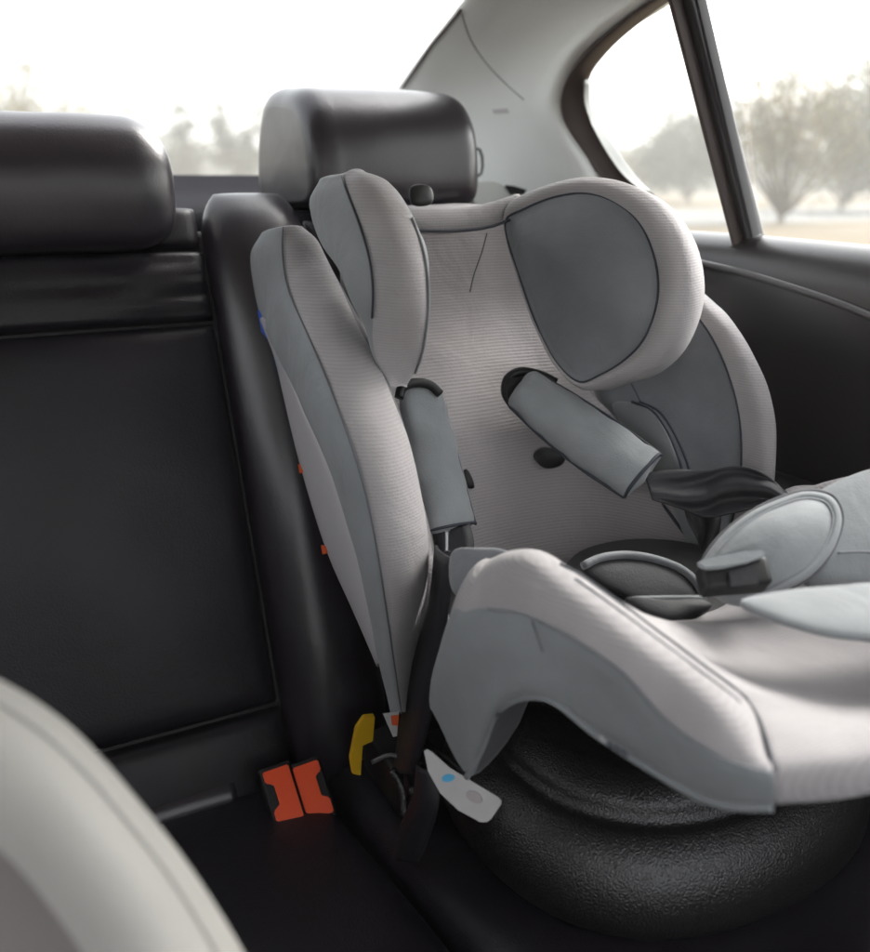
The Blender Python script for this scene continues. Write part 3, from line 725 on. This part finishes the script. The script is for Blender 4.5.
# window bar
b0, b1 = at(746, 226, x=.905), at(686, -6, x=.832)
def bar(name, p0, p1, w, d, m):
    ax = (p1-p0).normalized(); n = V((-1, 0, -.25)).normalized(); s = ax.cross(n).normalized(); n = s.cross(ax)
    p1 = p1 + ax*.03; p0 = p0-ax*.03
    return rbox(name, (p0+p1)/2, s, n, ax, w, d, (p1-p0).length, min(w, d)*.3, m, door)
bar('window_bar', b0, b1, .033, .026, 'bar')
off = at(756, 222, x=.887)-at(745, 222, x=.895)
bar('bar_seal', at(736, 218, x=.888), at(678, -6, x=.818), .006, .030, 'rubber')
bar('bar_seal', at(750, 212, x=.886), at(699, -6, x=.816), .0045, .014, 'bar')
# seal round the quarter light
ol = [(618, 190, .885), (596, 172, .88), (572, 140, .868), (561, 108, .855), (566, 82, .845), (588, 52, .835), (622, 22, .825), (660, -5, .81), (700, -28, .80)]
il = [(640, 190, .885), (620, 172, .88), (598, 138, .868), (584, 103, .855), (584, 80, .845), (603, 52, .835), (634, 24, .825), (668, -1, .81), (704, -22, .80)]
rows = []
for (u, v, x), (u2, v2, x2) in zip(ol, il):
    a, b = at(u, v, x=x), at(u2, v2, x=x2+.02)
    rows.append([a, (a+b)/2+V((-.006, 0, -.002)), b, b+V((.012, .004, .002)), a+V((.02, .012, .004))])
loft('window_seal', rows, 'rubber', door, nu=3, nv=4)
il2 = [(655, 195, .885), (636, 176, .88), (612, 142, .868), (592, 110, .858), (586, 95, .85)]
rows = []
for (u, v, x), (u2, v2, x2) in zip(il[:5], il2):
    a, b = at(u, v, x=x+.012), at(u2, v2, x=x2+.04)
    rows.append([a, (a+b)/2+V((-.003, 0, 0)), b, a+V((.02, .012, .0))])
loft('frame_reveal', rows, 'reveal', door, nu=3, nv=4)
# glass panes
def gl(y, z): return V((.925-.28*(z-.59), y, z))
loft('door_glass', [[gl(y, z) for z in (.58, .72, .90)] for y in (-.3, .2, .84)], 'glass', door, nu=2, nv=2, closed=False)
loft('quarter_glass', [[gl(y, z) for z in (.58, .72, .90)] for y in (.85, 1.0, 1.2)], 'glass', door, nu=2, nv=2, closed=False)

# ------------------------------------------------------------------ front seat, near left
front = thing('front_seat', (-.2, .35, -.3), 'blurred pale grey front seat back with rounded piped shoulder, close at left', 'car seat')
FN = V((.10, -.80, .58)).normalized(); FP = (at(120, 780, t=.44), FN)
edge = [(-260, 640), (-120, 640), (-40, 662), (20, 690), (66, 722), (104, 760), (140, 802), (180, 852), (214, 902), (246, 956), (290, 1050), (320, 1200), (200, 1500), (-200, 1500), (-420, 1100), (-380, 760)]
inn  = [(-250, 690), (-120, 690), (-110, 770), (-70, 800), (-30, 832), (10, 866), (42, 905), (74, 950), (100, 1000), (124, 1050), (160, 1120), (190, 1230), (170, 1420), (-180, 1420), (-370, 1090), (-340, 790)]
fo = [at(*q, pl=FP) for q in edge]; fi = [at(*q, pl=FP) for q in inn]
fs_ = pillow('seat_back', fo, FN, -.012, .10, ['front', 'front2'], front, rim=(fi, .030), rings=8)
mid = [o.lerp(i, .22)+FN*math.sin(math.pi*.22*.78)*.030 for o, i in zip(fo, fi)]
tube('piping', [q+FN*.0004 for q in mid[1:12]], .0014, 'front', front)

# ------------------------------------------------------------------ outdoors
def ground_mat(name, c1, c2, scale):
    m = bpy.data.materials.new(name); m.use_nodes = True; N = m.node_tree.nodes; L = m.node_tree.links; b = N['Principled BSDF']
    tc = N.new('ShaderNodeTexCoord'); n = N.new('ShaderNodeTexNoise'); n.inputs['Scale'].default_value = scale; n.inputs['Detail'].default_value = 8
    r = N.new('ShaderNodeValToRGB'); r.color_ramp.elements[0].color = (*c1, 1); r.color_ramp.elements[1].color = (*c2, 1)
    r.color_ramp.elements[0].position = .35; r.color_ramp.elements[1].position = .65
    L.new(tc.outputs['Object'], n.inputs['Vector']); L.new(n.outputs['Fac'], r.inputs[0]); L.new(r.outputs[0], b.inputs['Base Color'])
    b.inputs['Roughness'].default_value = .95
    return m
GZ = -.55
VEIL = .007
def sheet(name, pts, m):
    o = meshobj(name, pts, [tuple(range(len(pts)))], m, smooth=False); o['kind'] = 'structure'; return o
sheet('ground', [V((-900, -900, GZ)), V((900, -900, GZ)), V((900, 900, GZ)), V((-900, 900, GZ))], ground_mat('dry_field', (.12, .085, .045), (.165, .128, .075), .15))
sheet('road', [V((-400, 20, GZ+.004)), V((400, 20, GZ+.004)), V((400, 31, GZ+.004)), V((-400, 31, GZ+.004))], ground_mat('pale_road', (.19, .185, .175), (.24, .235, .225), .6))

def leafmat(name, c1, c2):
    m = ground_mat(name, c1, c2, 1.3); return m
LM = [leafmat('dry_olive_leaves', (.095, .088, .038), (.14, .128, .062)), leafmat('grey_green_leaves', (.05, .065, .045), (.09, .105, .07)), leafmat('straw_leaves', (.15, .122, .042), (.20, .165, .065))]
M['bark'] = mat('bark', (.10, .08, .06), .9, .1, bump=.4, bscale=30)
def tree(name, base, h, w, lm, label, trunk_h, n=2200, leaf=.16, seed=0, shape=1., limbs=9, spread=.5, group=None):
    rnd = random.Random(seed)
    t = thing(name, base, label, 'tree' if 'tree' in name else 'bush', group)
    # trunk and limbs: one tapered branching mesh
    bm = bmesh.new()
    def limb(p0, p1, r0, r1, n_=6):
        d = (p1-p0).normalized(); s = d.cross(V((.3, .9, .2))).normalized(); u = s.cross(d)
        rings = []
        bend = V((rnd.uniform(-1, 1), rnd.uniform(-1, 1), 0))*(p1-p0).length*.08
        for i in range(4):
            f = i/3; c = p0.lerp(p1, f)+bend*math.sin(math.pi*f); r = r0+(r1-r0)*f
            rings.append([bm.verts.new(c+(s*math.cos(a*2*math.pi/n_)+u*math.sin(a*2*math.pi/n_))*r) for a in range(n_)])
        for i in range(3):
            for a in range(n_): bm.faces.new((rings[i][a], rings[i][(a+1) % n_], rings[i+1][(a+1) % n_], rings[i+1][a]))
    b = V(base); tips = []
    fork = b+V((0, 0, trunk_h)); limb(b, fork, .035*h**.8, .022*h**.8)
    for i in range(limbs):
        a = rnd.uniform(0, 2*math.pi); rr = rnd.uniform(.25, 1)*w*spread; tz = trunk_h+(h-trunk_h)*rnd.uniform(.45, 1.)
        tip = b+V((math.cos(a)*rr, math.sin(a)*rr, tz)); limb(fork-V((0, 0, rnd.uniform(0, trunk_h*.3))), tip, .014*h**.8, .003*h**.8)
        tips.append((fork, tip))
        for k in range(2):
            q = fork.lerp(tip, rnd.uniform(.4, .8)); e = q+V((rnd.uniform(-1, 1), rnd.uniform(-1, 1), rnd.uniform(.2, 1)))*w*.22; limb(q, e, .006*h**.8, .002*h**.8, 5); tips.append((q, e))
    me = bpy.data.meshes.new('trunk'); bm.to_mesh(me); bm.free(); me.materials.append(M['bark'])
    o = bpy.data.objects.new('trunk', me); COL.objects.link(o); o.parent = t; o.matrix_parent_inverse = Matrix.Translation(-V(base))
    # crown: leaf faces gathered in clumps along the limbs
    vs = []; fs = []
    clumps = []
    for q, e in tips:
        for k in range(3): clumps.append((q.lerp(e, rnd.uniform(.35, 1.08)), rnd.uniform(.10, .24)*w))
    for i in range(int(n*1.5)):
        c, r = rnd.choice(clumps)
        p = c+V((rnd.gauss(0, .5), rnd.gauss(0, .5), rnd.gauss(0, .42)))*r
        if p.z < b.z+.1: p.z = b.z+.1+rnd.random()*.3
        a = V((rnd.gauss(0, 1), rnd.gauss(0, 1), rnd.gauss(0, 1))).normalized(); s = a.orthogonal().normalized()*leaf*rnd.uniform(.5, 1.2); u = a.cross(s).normalized()*leaf*rnd.uniform(.3, .7)
        k = len(vs); vs += [p-s, p+u*.8, p+s, p-u*.8]; fs.append((k, k+1, k+2, k+3))
    cm = bpy.data.meshes.new('crown'); cm.from_pydata([tuple(v) for v in vs], [], fs); cm.materials.append(LM[lm])
    o = bpy.data.objects.new('crown', cm); COL.objects.link(o); o.parent = t; o.matrix_parent_inverse = Matrix.Translation(-V(base))
    return t
def gp(px, dist):            # ground point below a photo column, at a given distance
    d = ray(px, 180); d.z = 0; d.normalize(); return V((d.x*dist, d.y*dist, GZ))
def hgt(py, dist): return .66-GZ + (180-py)/979*dist
trees = [
 ('bushy_tree', 785, 31, 45, 5.6, 2, .15, 2600, .10, 'tall airy straw-coloured bush with bare twigs showing, right of the window bar', 22, .55),
 ('roadside_tree', 845, 44, 95, 6.5, 0, .3, 4600, .16, 'dense olive tree at the right edge behind the airy bush', 9, .5),
 ('roadside_tree', 905, 42, 70, 6.5, 1, .3, 3600, .16, 'grey-green tree beyond the right edge of the door window', 9, .5),
 ('roadside_tree', 690, 55, 118, 6.5, 1, .3, 4200, .18, 'rounded grey-green tree seen through the quarter window beside the bar', 9, .5),
 ('low_bush', 640, 60, 165, 6.0, 2, .4, 1600, .18, 'low straw-coloured bush in the quarter window, left of the rounded tree', 8, .6),
 ('far_tree', 20, 48, 85, 6.0, 2, .4, 2600, .16, 'pale yellowish tree in the rear window above the low headrest', 9, .5),
 ('far_tree', 125, 60, 118, 3.6, 2, .3, 1400, .16, 'small faint straw tree in the rear window between the headrests', 8, .5),
 ('far_tree', 185, 58, 122, 3.6, 1, .3, 1600, .16, 'small faint green tree in the rear window, left of the tall headrest', 8, .5),
 ('far_tree', 242, 55, 108, 3.4, 1, .3, 1700, .16, 'narrow green tree touching the tall headrest in the rear window', 8, .5)]
for i, (nm, px, dist, top_, w, lm, th_, n, leaf, lab_, limbs, spread) in enumerate(trees):
    tree(nm, gp(px, dist), hgt(top_, dist), w, lm, lab_, th_, n, leaf, 20+i, 1., limbs, spread)
# far wood closing the horizon: one mass of leaves
rnd = random.Random(5); vs = []; fs = []
for i in range(26000):
    a = R(rnd.uniform(-25, 80)); dist = rnd.uniform(105, 125)
    hh = 4.2+2.6*noise.noise(V((a*14, 0, 0)))+1.5*noise.noise(V((a*40, 3, 0)))
    p = V((math.sin(a)*dist, math.cos(a)*dist, GZ+hh*rnd.random()**.7))
    n_ = V((rnd.gauss(0, 1), rnd.gauss(0, 1), rnd.gauss(0, 1))).normalized(); s = n_.orthogonal().normalized()*.55; u = n_.cross(s).normalized()*.4
    k = len(vs); vs += [p-s, p+u, p+s, p-u]; fs.append((k, k+1, k+2, k+3))
o = meshobj('far_wood', vs, fs, LM[1], smooth=False); o['kind'] = 'stuff'; o['label'] = 'washed-out far wood along the horizon'

# ------------------------------------------------------------------ added veil: pale volume standing in for overexposure and glare
if VEIL:
    hm = bpy.data.materials.new('glare_veil_volume'); hm.use_nodes = True; N = hm.node_tree.nodes; N.remove(N['Principled BSDF'])
    pv = N.new('ShaderNodeVolumePrincipled'); pv.inputs['Color'].default_value = (.96, .93, .88, 1); pv.inputs['Density'].default_value = VEIL; pv.inputs['Anisotropy'].default_value = .2
    hm.node_tree.links.new(pv.outputs[0], N['Material Output'].inputs['Volume'])
    hz = meshobj('glare_veil', [V((x, y, z)) for x in (-160, 160) for y in (-30, 160) for z in (GZ-1, 14)], [(0, 1, 3, 2), (4, 6, 7, 5), (0, 4, 5, 1), (2, 3, 7, 6), (0, 2, 6, 4), (1, 5, 7, 3)], hm, smooth=False)
    hz['kind'] = 'stuff'; hz['label'] = 'added pale volume standing in for overexposure and glare outside'

# ------------------------------------------------------------------ light
SUN_E, SUN_AZ = R(40), R(80)          # azimuth from +y towards +x
w = bpy.data.worlds.new('World'); SC.world = w; w.use_nodes = True
N = w.node_tree.nodes; L = w.node_tree.links; bg = N['Background']
sky = N.new('ShaderNodeTexSky'); sky.sky_type = 'NISHITA'; sky.sun_disc = False; sky.sun_elevation = SUN_E; sky.sun_rotation = SUN_AZ
sky.dust_density = 4.; sky.air_density = 1.2; sky.ozone_density = 1.
hs = N.new('ShaderNodeHueSaturation'); hs.inputs['Saturation'].default_value = .18     # overcast: nearly colourless sky
L.new(sky.outputs[0], hs.inputs['Color']); L.new(hs.outputs[0], bg.inputs['Color']); bg.inputs['Strength'].default_value = .15
sl = bpy.data.lights.new('sun', 'SUN'); sl.energy = .6; sl.angle = R(25); sl.color = (1, .96, .90)
so = bpy.data.objects.new('sun', sl); COL.objects.link(so)
sd = V((math.sin(SUN_AZ)*math.cos(SUN_E), math.cos(SUN_AZ)*math.cos(SUN_E), math.sin(SUN_E)))
so.rotation_euler = sd.to_track_quat('Z', 'Y').to_euler(); so.location = sd*20

# ------------------------------------------------------------------ camera and render settings
cam = bpy.data.cameras.new('camera'); co = bpy.data.objects.new('camera', cam); COL.objects.link(co); SC.camera = co
co.location = CAM; co.rotation_euler = (R(90)-PIT, 0, -YAW)
cam.sensor_fit = 'HORIZONTAL'; cam.sensor_width = 36; cam.lens = FPX/PW*36
cam.clip_start = .02; cam.clip_end = 3000
cam.dof.use_dof = True; cam.dof.focus_distance = .92; cam.dof.aperture_fstop = 4.0
SC.view_settings.view_transform = 'Standard'; SC.view_settings.look = 'None'; SC.view_settings.exposure = 2.25; SC.view_settings.gamma = 1
SC.cycles.use_denoising = True
SC.cycles.max_bounces = 8; SC.cycles.diffuse_bounces = 5; SC.cycles.transparent_max_bounces = 12
